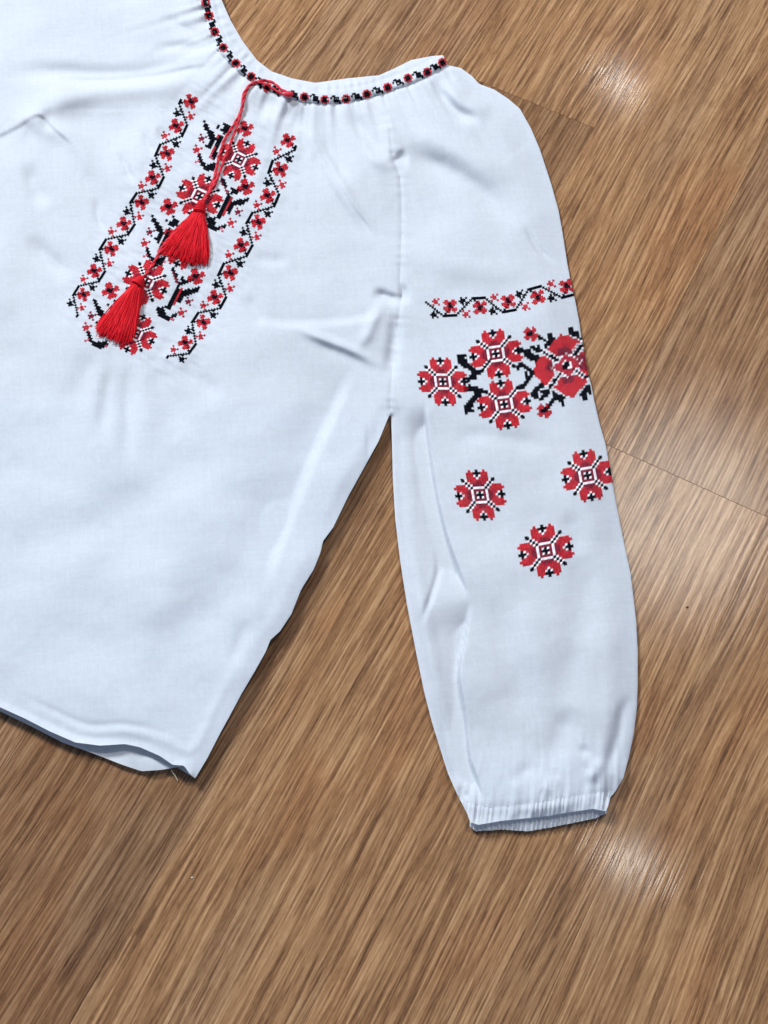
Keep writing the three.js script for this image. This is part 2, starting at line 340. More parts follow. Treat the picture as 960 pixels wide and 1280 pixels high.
// cloth materials: plain weave with slubs
function weave() {
  const N = 512, c = new Uint8Array(N * N * 4), b = new Uint8Array(N * N * 4), r = mulberry(77);
  const wx = Array.from({ length: N }, () => r()), wy = Array.from({ length: N }, () => r()), big = tileNoise(51, 40, 40), sx = tileNoise(52, 60, 5), sy = tileNoise(53, 5, 60);
  for (let j = 0; j < N; j++) for (let i = 0; i < N; i++) {
    const u = i / N, v = j / N, th = (Math.sin(u * Math.PI * 2 * 128) * Math.cos(v * Math.PI * 2 * 128));
    const sl = (sx(u, v) - .5) + (sy(u, v) - .5) + (wx[i >> 2] - .5) * .3 + (wy[j >> 2] - .5) * .3;
    const k = (j * N + i) * 4, L = clamp(.962 + sl * .015 + (big(u, v) - .5) * .02) * 255;
    c[k] = c[k + 1] = c[k + 2] = L; c[k + 3] = 255;
    b[k] = b[k + 1] = b[k + 2] = clamp(.5 + th * .25 + sl * .3) * 255; b[k + 3] = 255;
  }
  const mk = (d, s) => { const t = new THREE.DataTexture(d, N, N); t.wrapS = t.wrapT = THREE.RepeatWrapping; t.magFilter = THREE.LinearFilter; t.repeat.set(1 / .055, 1 / .055); t.rotation = .12; if (s) t.colorSpace = THREE.SRGBColorSpace; t.needsUpdate = true; return t; };
  return [mk(c, true), mk(b, false)];
}
const [weaveMap, weaveBump] = weave();
const cotton = new THREE.MeshPhysicalMaterial({ color: new THREE.Color().setRGB(.85, .88, .935), map: weaveMap, bumpMap: weaveBump, bumpScale: .00003, roughness: .92, specularIntensity: .3, transmission: .26, thickness: 0, side: THREE.DoubleSide });
cotton.name = 'white_cotton';
const thread = new THREE.MeshPhysicalMaterial({ vertexColors: true, roughness: .85, specularIntensity: .05, side: THREE.DoubleSide });
thread.name = 'embroidery_thread';

const blouse = new THREE.Group(); blouse.name = 'embroidered_blouse';
tag(blouse, 'white cotton blouse with red and black floral embroidery lying on the brown wood floor', 'blouse');
{ const c = P(420, 520); blouse.position.set(c.x, 0, c.z); }
scene.add(blouse); blouse.updateMatrixWorld();
const place = g => g.translate(-blouse.position.x, 0, -blouse.position.z);
const part = (name, g, m, parent = blouse) => mesh(name, place(g), m, parent);

const neckOff = 0.0013;
const rev = a => [...a].reverse();
// bodice: neck seam -> armhole -> side -> hem -> outside the frame
const seamTo = 13;                                         // neck seam points up to the armhole
const bodicePoly = [...neckSeam.slice(0, 14), [478, 117.5], ...armhole, ...bodySide, ...hem, [-230, -230]];
const sleevePoly = [[478, 117.5], ...neckSeam.slice(14), ...sleeveRight, [766, 990], ...rev(gatherLine), [572, 994], ...sleeveLeft.slice(2), ...rev(armhole)];
const bandPoly = [...neckTop, [560, 80.5], ...rev(neckSeam)];
const cuffPoly = [[572, 994], ...gatherLine, [763, 997], ...cuffRim, [584, 1017]];
const lower = (px, py, nx, ny, inset, h) => P(px + nx * inset, py + ny * inset, h);
// edges roll under and meet the layer below
const rollUnder = (line, dir, deep = 9, low = .0008) => strip(line, [
  (x, y) => P(x, y, H(x, y)),
  (x, y, nx, ny) => lower(x, y, nx * dir, ny * dir, .6, Math.max(H(x, y) * .75 - .0004, low)),
  (x, y, nx, ny) => lower(x, y, nx * dir, ny * dir, deep * .45, Math.max(H(x, y) * .35, low)),
  (x, y, nx, ny) => lower(x, y, nx * dir, ny * dir, deep, low),
]);
const bodice = part('bodice', mergeGeometries([region(bodicePoly, 2.4, H), rollUnder(bodySide, 1, 26)]), cotton);
const hemTurn = strip(hem, [                                // hem: folded edge with its own thickness
  (x, y) => P(x, y, H(x, y)),
  (x, y, nx, ny) => lower(x, y, nx, ny, .3, H(x, y) - .0009),
  (x, y, nx, ny) => lower(x, y, nx, ny, 8, H(x + nx * 8, y + ny * 8) - .0014),
  (x, y, nx, ny) => lower(x, y, nx, ny, 16, H(x + nx * 16, y + ny * 16) - .0012),
]);
part('hem', hemTurn, cotton, bodice);
const sleeve = part('sleeve', mergeGeometries([region(sleevePoly, 2.2, H), rollUnder(sleeveRight, 1, 7), rollUnder(sleeveLeft, 1, 7)]), cotton);
const neckband = part('neckband', mergeGeometries([region(bandPoly, 1.8, (x, y) => {
  const k = nearest(neckSegs, x, y), t = nearest(silSegs, x, y);
  return H(x, y) + neckOff * smooth(0, 3, k.d) + .0007 * smooth(0, 8, t.d) * n1(k.at / 12, 14) * smooth(9, 20, k.d) - .0006 * Math.exp(-((k.d - 17) ** 2) / 3);
}), rollUnder(neckTop, 1, 6)]), cotton);
const onBand = (x, y, off) => { const k = nearest(neckSegs, x, y); return P(x, y, H(x, y) + neckOff * smooth(0, 3, k.d) + off); };
const cuff = part('cuff', region(cuffPoly, 1.3, H), cotton);
// inside of the cuff: the lower layer shows below the rim
const cuffBack = [[759, 1016], [744, 1023], [715, 1029], [686, 1034.6], [662, 1039], [627, 1037], [595, 1039], [587, 1033]];
const under = (x, y, h) => P(x, y, Math.max(.0006, Math.min(h, H(x, y) - .0014)));
part('cuff_lining', strip(cuffBack, [
  (x, y, nx, ny, L) => P(x, y + .5 * n1(L / 4, 6), .0026 + .0006 * Math.sin(L * 1.05 + n1(L / 9, 2) * 2)),
  (x, y, nx, ny, L) => under(x, y - 7, .0036 + .0006 * Math.sin(L * 1.05 + n1(L / 9, 2) * 2)),
  (x, y, nx, ny, L) => under(x, y - 16, .0040 + .0005 * Math.sin(L * 1.05 + n1(L / 9, 2) * 2)),
  (x, y, nx, ny) => under(x, y - 40, .0026),
  (x, y, nx, ny) => under(x, y - 90, .0014),
], 1), cotton, cuff);
// back panel, seen below the front hem
const backHem = [[-230, 762], [-60, 856], [0, 889], [41, 909], [78, 928], [125, 945], [153, 956], [177, 964], [200, 962.5], [228, 958]];
const backPoly = [...backHem, [250, 925], [300, 850], [380, 705], [470, 530], [300, 500], [-230, 500]];
part('back_panel', region(backPoly, 4, (x, y) => (2.2 + 1.2 * noise2(x / 60, y / 60) + 1.6 * smooth(60, 0, nearest(segments(backHem, false), x, y).d) * (.7 + .5 * n1(x / 38, 3))) / 1000), cotton);

// ------------------------------------------------------------ embroidery: every stitch a raised cross of thread
const COL = { R: [.55, .018, .028], r: [.48, .022, .042], D: [.22, .010, .028], K: [.004, .0045, .008], W: [.86, .78, .80], P: [.62, .10, .15] };
const shade = {};
function stitches(list, on) {                               // list: [x, y, colour, u, v]
  const pos = [], col = [], idx = [];
  for (const [x, y, c, u, v] of list) {
    if (!inside(silhouette, x, y)) continue;
    const j = .76 + rnd() * .42, base = COL[c], big = c === 'K' ? .55 : .485, fat = c === 'K' ? .33 : .285;
    for (let arm = 0; arm < 2; arm++) {
      const s = arm ? -1 : 1, ax = (u[0] + s * v[0]) * big, ay = (u[1] + s * v[1]) * big, l = Math.hypot(ax, ay), pw = Math.hypot(u[0], u[1]) * fat, wx = -ay / l * pw, wy = ax / l * pw, o = pos.length / 3;
      const jx = (rnd() - .5) * .25, jy = (rnd() - .5) * .25;
      for (let e = -1; e <= 1; e++) for (let w = -1; w <= 1; w++) {
        const k = e ? .72 : 1, p = on(x + jx + ax * e + wx * w * k, y + jy + ay * e + wy * w * k, ((w ? .00006 : .00030) + (e ? 0 : .00016)) * Math.min(1, pw / fat / 2.9) + arm * .0001);
        pos.push(p.x, p.y, p.z); const b = j * (arm ? 1.04 : .94); col.push(base[0] * b, base[1] * b, base[2] * b);
      }
      for (let e = 0; e < 2; e++) for (let w = 0; w < 2; w++) { const a = o + e * 3 + w; idx.push(a, a + 3, a + 1, a + 1, a + 3, a + 4); }
    }
  }
  const g = new THREE.BufferGeometry(); g.setAttribute('position', new THREE.Float32BufferAttribute(pos, 3)); g.setAttribute('color', new THREE.Float32BufferAttribute(col, 3)); g.setIndex(idx); g.computeVertexNormals(); return g;
}
function sew(name, list, parent = blouse, on = onCloth) { const g = stitches(list, on); return g.index.count ? part(name, g, thread, parent) : null; }
function cells(cx, cy, u, v, items) { return items.map(([i, j, c]) => [cx + u[0] * i + v[0] * j, cy + u[1] * i + v[1] * j, c, u, v]); }
function stampCells(rows) { const out = []; rows.forEach((r, j) => [...r].forEach((c, i) => { if (c !== '.') out.push([i - (r.length - 1) / 2, j - (rows.length - 1) / 2, c]); })); return out; }
const turn = (items, q) => items.map(([i, j, c]) => q === 0 ? [i, j, c] : q === 1 ? [-j, i, c] : q === 2 ? [-i, -j, c] : [j, -i, c]);

// eight-lobed flower, 21 stitches across
const PETAL = [];
for (let j = 4; j <= 10; j++) for (let i = -5; i <= 5; i++) {
  const a = Math.abs(i); let on = false;
  if (j === 4) on = a <= 2; if (j === 5) on = a <= 3; if (j === 6) on = a <= 4; if (j === 7) on = a >= 1 && a <= 4; if (j === 8) on = a >= 2 && a <= 4; if (j === 9) on = a >= 2 && a <= 4; if (j === 10) on = a === 3; 
  if (on) PETAL.push([i, -j, j === 4 || (j === 5 && a <= 1) ? 'D' : (j === 7 && a === 1) || (j === 6 && a === 2) || (j === 5 && a === 3) ? 'r' : 'R']);
}
const TIP = [[0, -9, 'K'], [0, -8, 'K'], [0, -10, 'K'], [-1, -9, 'K'], [1, -9, 'K']];
const RAY = [[3, -3, 'K'], [4, -4, 'K'], [5, -5, 'K'], [6, -6, 'K'], [6.5, -6.5, 'K']];
const RAYW = [[4, -3, 'W'], [3, -4, 'W'], [5, -4, 'W'], [4, -5, 'W'], [6, -5, 'W'], [5, -6, 'W']];
function flower(cx, cy, u, v, skip = () => false) {
  const black = [], white = [];
  const ctr = [[0, 0, 'K'], [1, 0, 'K'], [-1, 0, 'K'], [0, 1, 'K'], [0, -1, 'K'], [1, 1, 'W'], [-1, 1, 'W'], [1, -1, 'W'], [-1, -1, 'W'], [2, 0, 'D'], [-2, 0, 'D'], [0, 2, 'D'], [0, -2, 'D']];
  for (const [i, j] of [[2, 1], [2, 2], [1, 2]]) for (const s of [-1, 1]) for (const t of [-1, 1]) ctr.push([i * s, j * t, 'D']);
  for (let q = 0; q < 4; q++) {
    black.push(...turn(TIP, q), ...turn(RAY, q));
    white.push(...turn(RAYW, q), ...turn([[0, -7, 'W'], [1, -8, 'W'], [-1, -8, 'W']], q));
    for (let k = -2; k <= 2; k += .5) ctr.push(...turn([[k, -3, 'W']], q));
  }
  const f = sew('embroidered_flower', cells(cx, cy, u, v, [...black, ...white]).filter(s => !skip(s)));
  if (!f) return;
  for (let q = 0; q < 4; q++) sew('petal', cells(cx, cy, u, v, turn(PETAL, q)).filter(s => !skip(s)), f);
  sew('flower_centre', cells(cx, cy, u, v, ctr).filter(s => !skip(s)), f);
}
// sleeve flowers
flower(553.5, 477, [2.95, .02], [.36, 2.87]);
flower(619.8, 442.2, [3.12, -.44], [.447, 2.87]);
flower(630.3, 505.4, [3.15, -.44], [.50, 2.91]);
flower(600.3, 618.8, [2.97, -.15], [.53, 3.01]);
flower(734.5, 594.3, [3.05, -.55], [.57, 3.01]);
flower(682.3, 688.5, [3.25, -.60], [.52, 3.07]);

// shapes drawn in the photograph, filled with stitches on a grid
function grid(ox, oy, u, v) {
  const det = u[0] * v[1] - u[1] * v[0], map = new Map();
  const toCell = (x, y) => { const dx = x - ox, dy = y - oy; return [(dx * v[1] - dy * v[0]) / det, (dy * u[0] - dx * u[1]) / det]; };
  const put = (i, j, c) => map.set(i + ',' + j, c);
  return {
    fill(poly, c) { const q = poly.map(p => toCell(...p)), sq = segments(q, true), xs = q.map(p => p[0]), ys = q.map(p => p[1]); for (let i = Math.floor(Math.min(...xs)); i <= Math.max(...xs) + 1; i++) for (let j = Math.floor(Math.min(...ys)); j <= Math.max(...ys) + 1; j++) if (inside(q, i, j) || nearest(sq, i, j).d < .06) put(i, j, c); return this; },
    line(pts, w, c) {
      const s = segments(pts, false), xs = pts.map(p => p[0]), ys = pts.map(p => p[1]);
      if (w < .8) { const n = Math.ceil(s.total / 1.2); for (let k = 0; k <= n; k++) { const L = s.total * k / n, q = s.find(z => L <= z.L + z.l) || s[s.length - 1], t = clamp((L - q.L) / q.l), e = toCell(lerp(q.a[0], q.b[0], t), lerp(q.a[1], q.b[1], t)); put(Math.round(e[0]), Math.round(e[1]), c); } return this; }
      const r = Math.hypot(...u) * w / 2, e = toCell(ox, oy), corners = [[Math.min(...xs) - r, Math.min(...ys) - r], [Math.max(...xs) + r, Math.min(...ys) - r], [Math.max(...xs) + r, Math.max(...ys) + r], [Math.min(...xs) - r, Math.max(...ys) + r]].map(p => toCell(...p));
      for (let i = Math.floor(Math.min(...corners.map(p => p[0]))); i <= Math.max(...corners.map(p => p[0])) + 1; i++) for (let j = Math.floor(Math.min(...corners.map(p => p[1]))); j <= Math.max(...corners.map(p => p[1])) + 1; j++)
        if (nearest(s, ox + u[0] * i + v[0] * j, oy + u[1] * i + v[1] * j).d <= r) put(i, j, c);
      return this;
    },
    dotted(pts, c) { const [a, b] = pts, l = Math.hypot(b[0] - a[0], b[1] - a[1]), n = Math.round(l / 5.2), q = []; for (let k = 0; k <= n; k++) q.push([lerp(a[0], b[0], k / n), lerp(a[1], b[1], k / n)]); return this.dots(q, c); },
    dots(pts, c) { for (const p of pts) { const e = toCell(...p); put(Math.round(e[0]), Math.round(e[1]), c); } return this; },
    list(test) { return [...map].map(([k, c]) => { const [i, j] = k.split(',').map(Number); return [ox + u[0] * i + v[0] * j, oy + u[1] * i + v[1] * j, c, u, v]; }).filter(s => !test || test(s)); },
    clear() { map.clear(); return this; },
  };
}
const BLOSSOM = stampCells(['.RR..RR.', 'RRRR.RRR', 'RRrrKrR.', '.rKKKr..', '.rKKKRRR', 'RRRrrRRR', 'RRR.RRR.', '.R..RR..']);
const BUD = stampCells(['r..r', '.RR.', 'rRR.', '.r.r']);
const LEAF = stampCells(['.K..K', '..KK.', 'KKKK.', '.KKKK', '..K..']);

// large rose on the sleeve (coordinates of an enlarged view of the photograph)
{
  const z = p => p.map(([x, y]) => [645 + x / 9.6, 400 + y / 9.6]), u = [2.95, -.50], v = [.50, 2.95], G = () => grid(707.5, 457.1, u, v);
  const vine = G();
  vine.line(z([[0, 365], [80, 370]]), 1.6, 'K').fill(z([[85, 350], [140, 340], [175, 345], [185, 390], [265, 430], [275, 480], [240, 500], [150, 470], [95, 420]]), 'K');
  vine.line(z([[185, 315], [215, 330], [320, 385], [500, 480]]), .5, 'K').fill(z([[245, 330], [275, 300], [300, 330], [290, 375], [250, 380]]), 'K');
  vine.fill(z([[335, 330], [375, 260], [375, 215], [400, 140], [425, 150], [430, 205], [465, 215], [440, 260], [360, 335]]), 'K').line(z([[265, 200], [355, 255]]), .9, 'K');
  vine.fill(z([[640, 170], [635, 80], [670, 90], [700, 150], [750, 130], [770, 150], [745, 190], [780, 230], [740, 215]]), 'K').line(z([[795, 300], [690, 430]]), .5, 'K');
  vine.line(z([[30, 565], [60, 530], [120, 570], [200, 625]]), 1.7, 'K').line(z([[190, 660], [150, 720], [90, 790], [0, 830]]), 1.5, 'K').line(z([[105, 630], [125, 690], [130, 740]]), .5, 'K');
  vine.fill(z([[175, 890], [220, 820], [300, 755], [345, 780], [310, 820], [270, 850], [265, 940], [210, 945]]), 'K').fill(z([[290, 860], [370, 840], [400, 880], [370, 920], [330, 890]]), 'K').line(z([[290, 955], [350, 890]]), .5, 'K');
  vine.line(z([[540, 630], [390, 840]]), .5, 'K').fill(z([[430, 860], [520, 890], [590, 920], [560, 960], [580, 1030], [555, 1030], [520, 975], [440, 885]]), 'K').line(z([[470, 930], [340, 1090]]), .5, 'K');
  vine.fill(z([[760, 890], [800, 850], [850, 770], [890, 780], [880, 830], [905, 880], [850, 870], [855, 920], [830, 980], [805, 970], [800, 910]]), 'K').line(z([[710, 600], [870, 695]]), .5, 'K');
  for (const [a, b] of [[[340, 360], [490, 450]], [[325, 405], [480, 500]], [[520, 620], [385, 800]], [[560, 640], [420, 840]], [[720, 575], [870, 665]], [[700, 625], [850, 715]], [[770, 260], [660, 410]], [[800, 330], [710, 440]]]) vine.dotted(z([a, b]), 'W');
  const f = sew('embroidered_rose', vine.list());
  const petals = [[[370, 350], [420, 280], [540, 180], [640, 195], [750, 245], [765, 275], [680, 380], [560, 410], [470, 430]], [[270, 460], [340, 435], [400, 470], [450, 530], [420, 590], [455, 650], [430, 720], [360, 775], [300, 740], [205, 630], [215, 590]], [[460, 790], [540, 690], [620, 690], [720, 650], [850, 720], [830, 780], [730, 870], [680, 935], [590, 900], [480, 830]], [[730, 440], [800, 385], [880, 420], [880, 640], [860, 660], [760, 590], [800, 530]]];
  const cores = [[[470, 430], [520, 340], [600, 310], [680, 370], [640, 420], [560, 410]], [[440, 480], [380, 520], [360, 580], [420, 640], [460, 600]], [[550, 690], [570, 760], [640, 770], [700, 720], [680, 660], [620, 690]], [[720, 440], [800, 400], [860, 480], [850, 600], [760, 580]]];
  petals.forEach((p, k) => sew('petal', G().fill(z(p), 'R').fill(z(cores[k]), 'D').list(), f));
  const c = G(); c.fill(z([[600, 400], [680, 450], [790, 490], [760, 560], [690, 620], [620, 690], [540, 630], [430, 590], [480, 520], [520, 470]]), 'r');
  c.fill(z([[605, 485], [655, 510], [672, 550], [640, 595], [595, 605], [550, 580], [545, 540], [570, 500]]), 'W');
  for (const [a, b] of [[[600, 395], [795, 490]], [[795, 490], [630, 690]], [[630, 690], [425, 585]], [[425, 585], [600, 395]]]) c.dotted(z([a, b]), 'W');
  c.dots(z([[600, 548], [630, 543], [570, 553], [605, 577], [595, 519], [630, 520], [575, 578]]), 'K');
  sew('flower_centre', c.list(), f);
  for (const [x, y] of [[663.5, 417.5], [680.3, 513.5]]) sew('bud', cells(x, y, [2.3, -.2], [.2, 2.3], BLOSSOM.filter(([i, j]) => Math.abs(i) + Math.abs(j) < 6)), f);
  // two black leaves between the three flowers at the left
  const zz = p => p.map(([x, y]) => [510 + x / 5.815, 330 + y / 5.815]);
  const leaf = grid(553.5, 477, [2.95, -.1], [.4, 2.87]);
  leaf.fill(zz([[350, 670], [380, 665], [420, 660], [415, 690], [440, 730], [520, 790], [490, 830], [440, 850], [400, 830], [450, 815], [465, 790], [400, 740], [370, 725]]), 'K').line(zz([[520, 790], [600, 700]]), .5, 'K');
  sew('embroidered_leaf', leaf.list());
  leaf.clear().fill(zz([[400, 910], [440, 880], [500, 895], [545, 915], [530, 960], [480, 1010], [460, 1050], [480, 1070], [420, 1085], [410, 1025], [470, 970], [490, 925], [430, 920]]), 'K').line(zz([[540, 915], [650, 985]]), .5, 'K');
  sew('embroidered_leaf', leaf.list());
}

// borders: a zigzag vine with blossoms, buds and leaves; nodes = where each outer corner ends, 28 stitches apart
function border(nodes, from, to, side, pitchU, on = onCloth) {
  const c = new THREE.CatmullRomCurve3(nodes.map(p => new THREE.Vector3(p[0], p[1], 0)), false, 'centripetal'), n = nodes.length - 1;
  const at = s => { const t = clamp(s / 28 / n, 0, 1), p = c.getPoint(t), d = s < 0 || s > 28 * n ? c.getTangent(t).multiplyScalar((s < 0 ? s : s - 28 * n) * 2.5) : new THREE.Vector3(); return p.add(d); };
  const frame = s => { const a = at(s - 1), b = at(s + 1), v = [(b.x - a.x) / 2, (b.y - a.y) / 2], u = [v[1] * side * pitchU, -v[0] * side * pitchU]; return { o: at(s), u, v }; };
  const place = (t, s, col) => { const f = frame(s); return [f.o.x + f.u[0] * t, f.o.y + f.u[1] * t, col, f.u, f.v]; };
  const vine = [], kids = [];
  const stamp = (name, t, s, cellsIn, k = .82) => { const f = frame(s), x = f.o.x + f.u[0] * t, y = f.o.y + f.u[1] * t; if (s >= from - 1 && s <= to + 1) kids.push([name, cells(x, y, f.u.map(q => q * k), f.v.map(q => q * k), cellsIn)]); };
  for (let k = Math.floor(from / 28) - 1; k * 28 <= to; k++) for (let half = 0; half < 2; half++) {
    const s0 = k * 28 + half * 14, sg = half ? -1 : 1, t0 = half ? -8 : 0;
    const add = (t, s) => { if (s >= from && s <= to) vine.push(place(t, s, 'K')); };
    for (let i = 0; i <= 8; i++) add(t0 - sg * i, s0 + i);
    for (let i = 8.5; i <= 14; i += .5) { add(t0 - sg * 8, s0 + i); }
    for (let i = 1; i <= 3; i++) add(t0 - sg * i, s0 - i);
    const mir = a => a.map(([i, j, c]) => [i * sg, j, c]);
    stamp('blossom', t0 - sg * 4.6, s0 - 3.3, mir(BLOSSOM));
    stamp('bud', t0 - sg * 7.6, s0 + 3.2, mir(BUD), .95);
    stamp('leaf', t0 - sg * 1.2, s0 + 4.6, mir(LEAF), .8);
  }
  const b = sew('embroidered_border', vine, blouse, on);
  for (const [name, list] of kids) sew(name, list, b, on);
}
border([[257, 106], [227.5, 170], [197.5, 235], [160, 293], [123.3, 351.7], [90, 405]], 11.6, 135, 1, 1);
border([[368, 187.5], [342.5, 257.5], [308, 320], [275, 385], [236, 441.7], [196, 492]], -2.4, 121, 1, 1);
border([[777, 352], [702.5, 372], [628.6, 390], [554.5, 394.9], [485, 402]], 18, 92, 1, .95);

// chest: five flowers in a zigzag with branches between them
{
  const u = [2.36, 1.14], v = [-1.18, 2.36];
  const ctr = [[298.7, 199.5], [249.5, 245.6], [232, 308], [182.5, 352.5], [169, 416.7]];
  ctr.forEach(([x, y], k) => flower(x, y, u.map(q => q * (k === 0 || k === 4 ? .96 : 1.04)), v.map(q => q * (k === 0 || k === 4 ? .94 : 1.02))));
  const G = () => grid(249.5, 245.6, u, v);
  const branch = (map, withBlossom) => {
    const b = G(), Z = pts => pts.map(map);
    b.line(Z([[460, 600], [485, 660], [515, 725]]), .5, 'D').line(Z([[470, 600], [495, 660]]), .5, 'K');
    b.line(Z([[515, 735], [440, 905]]), 1.7, 'K').line(Z([[535, 750], [470, 880]]), .5, 'R');
    b.line(Z([[440, 905], [340, 920]]), .9, 'K').line(Z([[515, 725], [640, 680]]), .9, 'K').fill(Z([[530, 720], [545, 660], [570, 690], [595, 680], [580, 720]]), 'K');
    b.fill(Z([[530, 790], [600, 760], [640, 765], [680, 745], [680, 775], [620, 800], [560, 815], [530, 880], [500, 860]]), 'K');
    b.fill(Z([[340, 910], [400, 920], [410, 975], [440, 985], [470, 970], [505, 960], [500, 975], [440, 1010], [390, 1005], [350, 980]]), 'K');
    b.dots(Z([[455, 1000], [470, 1010]]), 'P');
    const f = sew('embroidered_branch', b.list());
    const st = (name, p, c, k) => { const [x, y] = map(p); sew(name, cells(x, y, u.map(q => q * k), v.map(q => q * k), c), f); };
    st('blossom', [655, 665], BLOSSOM, .9); st('bud', [540, 950], BUD, .95); st('bud', [595, 862], BUD.map(([i, j]) => [i, j, 'D']), .85);
  };
  const zr = ([x, y]) => [205 + x / 6.4, 130 + y / 6.4];
  const shift = (dx, dy) => p => { const q = zr(p); return [q[0] + dx, q[1] + dy]; };
  branch(shift(0, 0)); branch(shift(-62, 112));
  // branches on the other side
  const branchL = (map) => {
    const b = G(), Z = pts => pts.map(map);
    b.fill(Z([[310, 130], [335, 150], [360, 195], [400, 240], [420, 280], [390, 330], [375, 360], [335, 335], [375, 290], [340, 215], [325, 190]]), 'K');
    b.line(Z([[440, 255], [385, 410]]), .5, 'R').line(Z([[458, 262], [392, 425]]), 1.9, 'K').dots(Z([[372, 430], [385, 440], [375, 410]]), 'P');
    b.fill(Z([[455, 210], [480, 180], [525, 170], [530, 225], [480, 240]]), 'K').dots(Z([[437, 178], [437, 190], [488, 158], [500, 168]]), 'K');
    b.line(Z([[280, 410], [292, 455], [325, 500]]), 1.5, 'K').fill(Z([[310, 500], [345, 490], [420, 470], [430, 510], [390, 535], [330, 525]]), 'K').dots(Z([[255, 465], [270, 460], [415, 515]]), 'P');
    const f = sew('embroidered_branch', b.list());
    const st = (name, p, c, k) => { const [x, y] = map(p); sew(name, cells(x, y, u.map(q => q * k), v.map(q => q * k), c), f); };
    st('bud', [305, 275], BUD.map(([i, j]) => [i, j, 'D']), .9); st('bud', [265, 365], BUD, 1);
    return st;
  };
  branchL(shift(0, 0))('blossom', [650, 200], BLOSSOM, .85);
  branchL(shift(-65, 117))('blossom', [455, 75], BLOSSOM, .9);
  branchL(shift(-138, 222))('blossom', [455, 75], BLOSSOM, .9);
}

// neckband embroidery
{
  const line = spline([[250, -60], [254, -24], [257, 3], [261.5, 19.5], [268.5, 39.5], [279, 59.5], [295, 79], [314, 95.5], [334, 109], [354, 116], [380.5, 121], [406, 124.5], [432.5, 123.5], [458.5, 117.5], [484.5, 109], [510, 97.5], [534, 90], [553.5, 77.5]], 8), s = segments(line, false);
  const at = L => { const q = s.find(z => L <= z.L + z.l) || s[s.length - 1], t = (L - q.L) / q.l; return { p: [lerp(q.a[0], q.b[0], t), lerp(q.a[1], q.b[1], t)], d: [(q.b[0] - q.a[0]) / q.l, (q.b[1] - q.a[1]) / q.l] }; };
  const B = stampCells(['.RRR.', 'RKKKR', 'RKKKR', 'RKKKR', '.RRR.']), Lf = stampCells(['.KK...', 'K.KKK.', '..KKK.', '..KKKK', '.....K']);
  const gap = [[250, -60], [254, -24], [257, 3], [261.5, 19.5], [268.5, 39.5], [279, 59.5], [295, 79], [314, 95.5], [334, 109], [354, 116], [380.5, 121], [406, 124.5], [432.5, 123.5], [458.5, 117.5], [484.5, 109], [510, 97.5], [534, 90], [553, 78]];
  gap.forEach((g, i) => {
    const n = nearest(s, ...g), f = at(n.at), k = 2.15, u = f.d.map(q => q * k), v = [-f.d[1] * k, f.d[0] * k];
    if (i !== 9) sew('blossom', cells(g[0], g[1], u, v, B), neckband, onBand);
    if (i + 1 < gap.length) {
      const m = at((n.at + nearest(s, ...gap[i + 1]).at) / 2), uu = m.d.map(q => q * k), vv = [-m.d[1] * k, m.d[0] * k];
      sew('leaf', cells(m.p[0], m.p[1], uu, vv, Lf), neckband, onBand);
    }
  });
}

// ------------------------------------------------------------ red drawstring with two tassels
const red = new THREE.MeshPhysicalMaterial({ color: new THREE.Color().setRGB(.66, .03, .05), roughness: .6, specularIntensity: .5 }); red.name = 'red_yarn';
const redTassel = new THREE.MeshPhysicalMaterial({ vertexColors: true, roughness: .6, specularIntensity: .3 }); redTassel.name = 'red_tassel_yarn';
function cord(pts, r, lift, phase, on = onCloth) {          // two plies twisted round each other
  const line = spline(pts.map(p => p.slice(0, 2)), 8).map(p => on(p[0], p[1], lift)), c = new THREE.CatmullRomCurve3(line), n = Math.ceil(c.getLength() / .0012), fr = c.computeFrenetFrames(n, false), out = [];
  for (let ply = 0; ply < 2; ply++) {
    const q = []; for (let i = 0; i <= n; i++) { const a = i * .55 + ply * Math.PI + phase; q.push(c.getPointAt(i / n).addScaledVector(fr.normals[i], Math.cos(a) * r * .5).addScaledVector(fr.binormals[i], Math.sin(a) * r * .5)); }
    out.push(new THREE.TubeGeometry(new THREE.CatmullRomCurve3(q), n * 2, r * .68, 6, false));
  }
  return mergeGeometries(out);
}
const K1 = [[363, 117.5], [352, 112], [342, 104], [331, 100.5], [320, 102.5], [311, 108], [305, 117], [302.5, 134], [298, 152], [292.5, 168], [286, 184], [280, 200], [276, 212], [270, 226], [262, 240], [252, 256]];
const K2 = [[362, 119], [350, 116], [340, 110], [328, 104], [317, 104], [309, 111], [305.5, 122], [301, 140], [291, 158], [281, 174], [275, 192], [271, 208], [268, 222], [262, 238], [254, 250], [240, 268], [222, 288], [205, 306], [196, 322], [189, 334], [181, 345]];
const drawstring = part('drawstring', mergeGeometries([cord(K1, .0010, .0022, 0), cord(K2, .0010, .0016, 1)]), red);
{
  const g = new THREE.SphereGeometry(.0024, 12, 10); g.scale(1.5, .8, 1); const p = onBand(361, 117.5, .0022); g.translate(p.x, p.y, p.z);
  part('knot', g, red, drawstring);
}
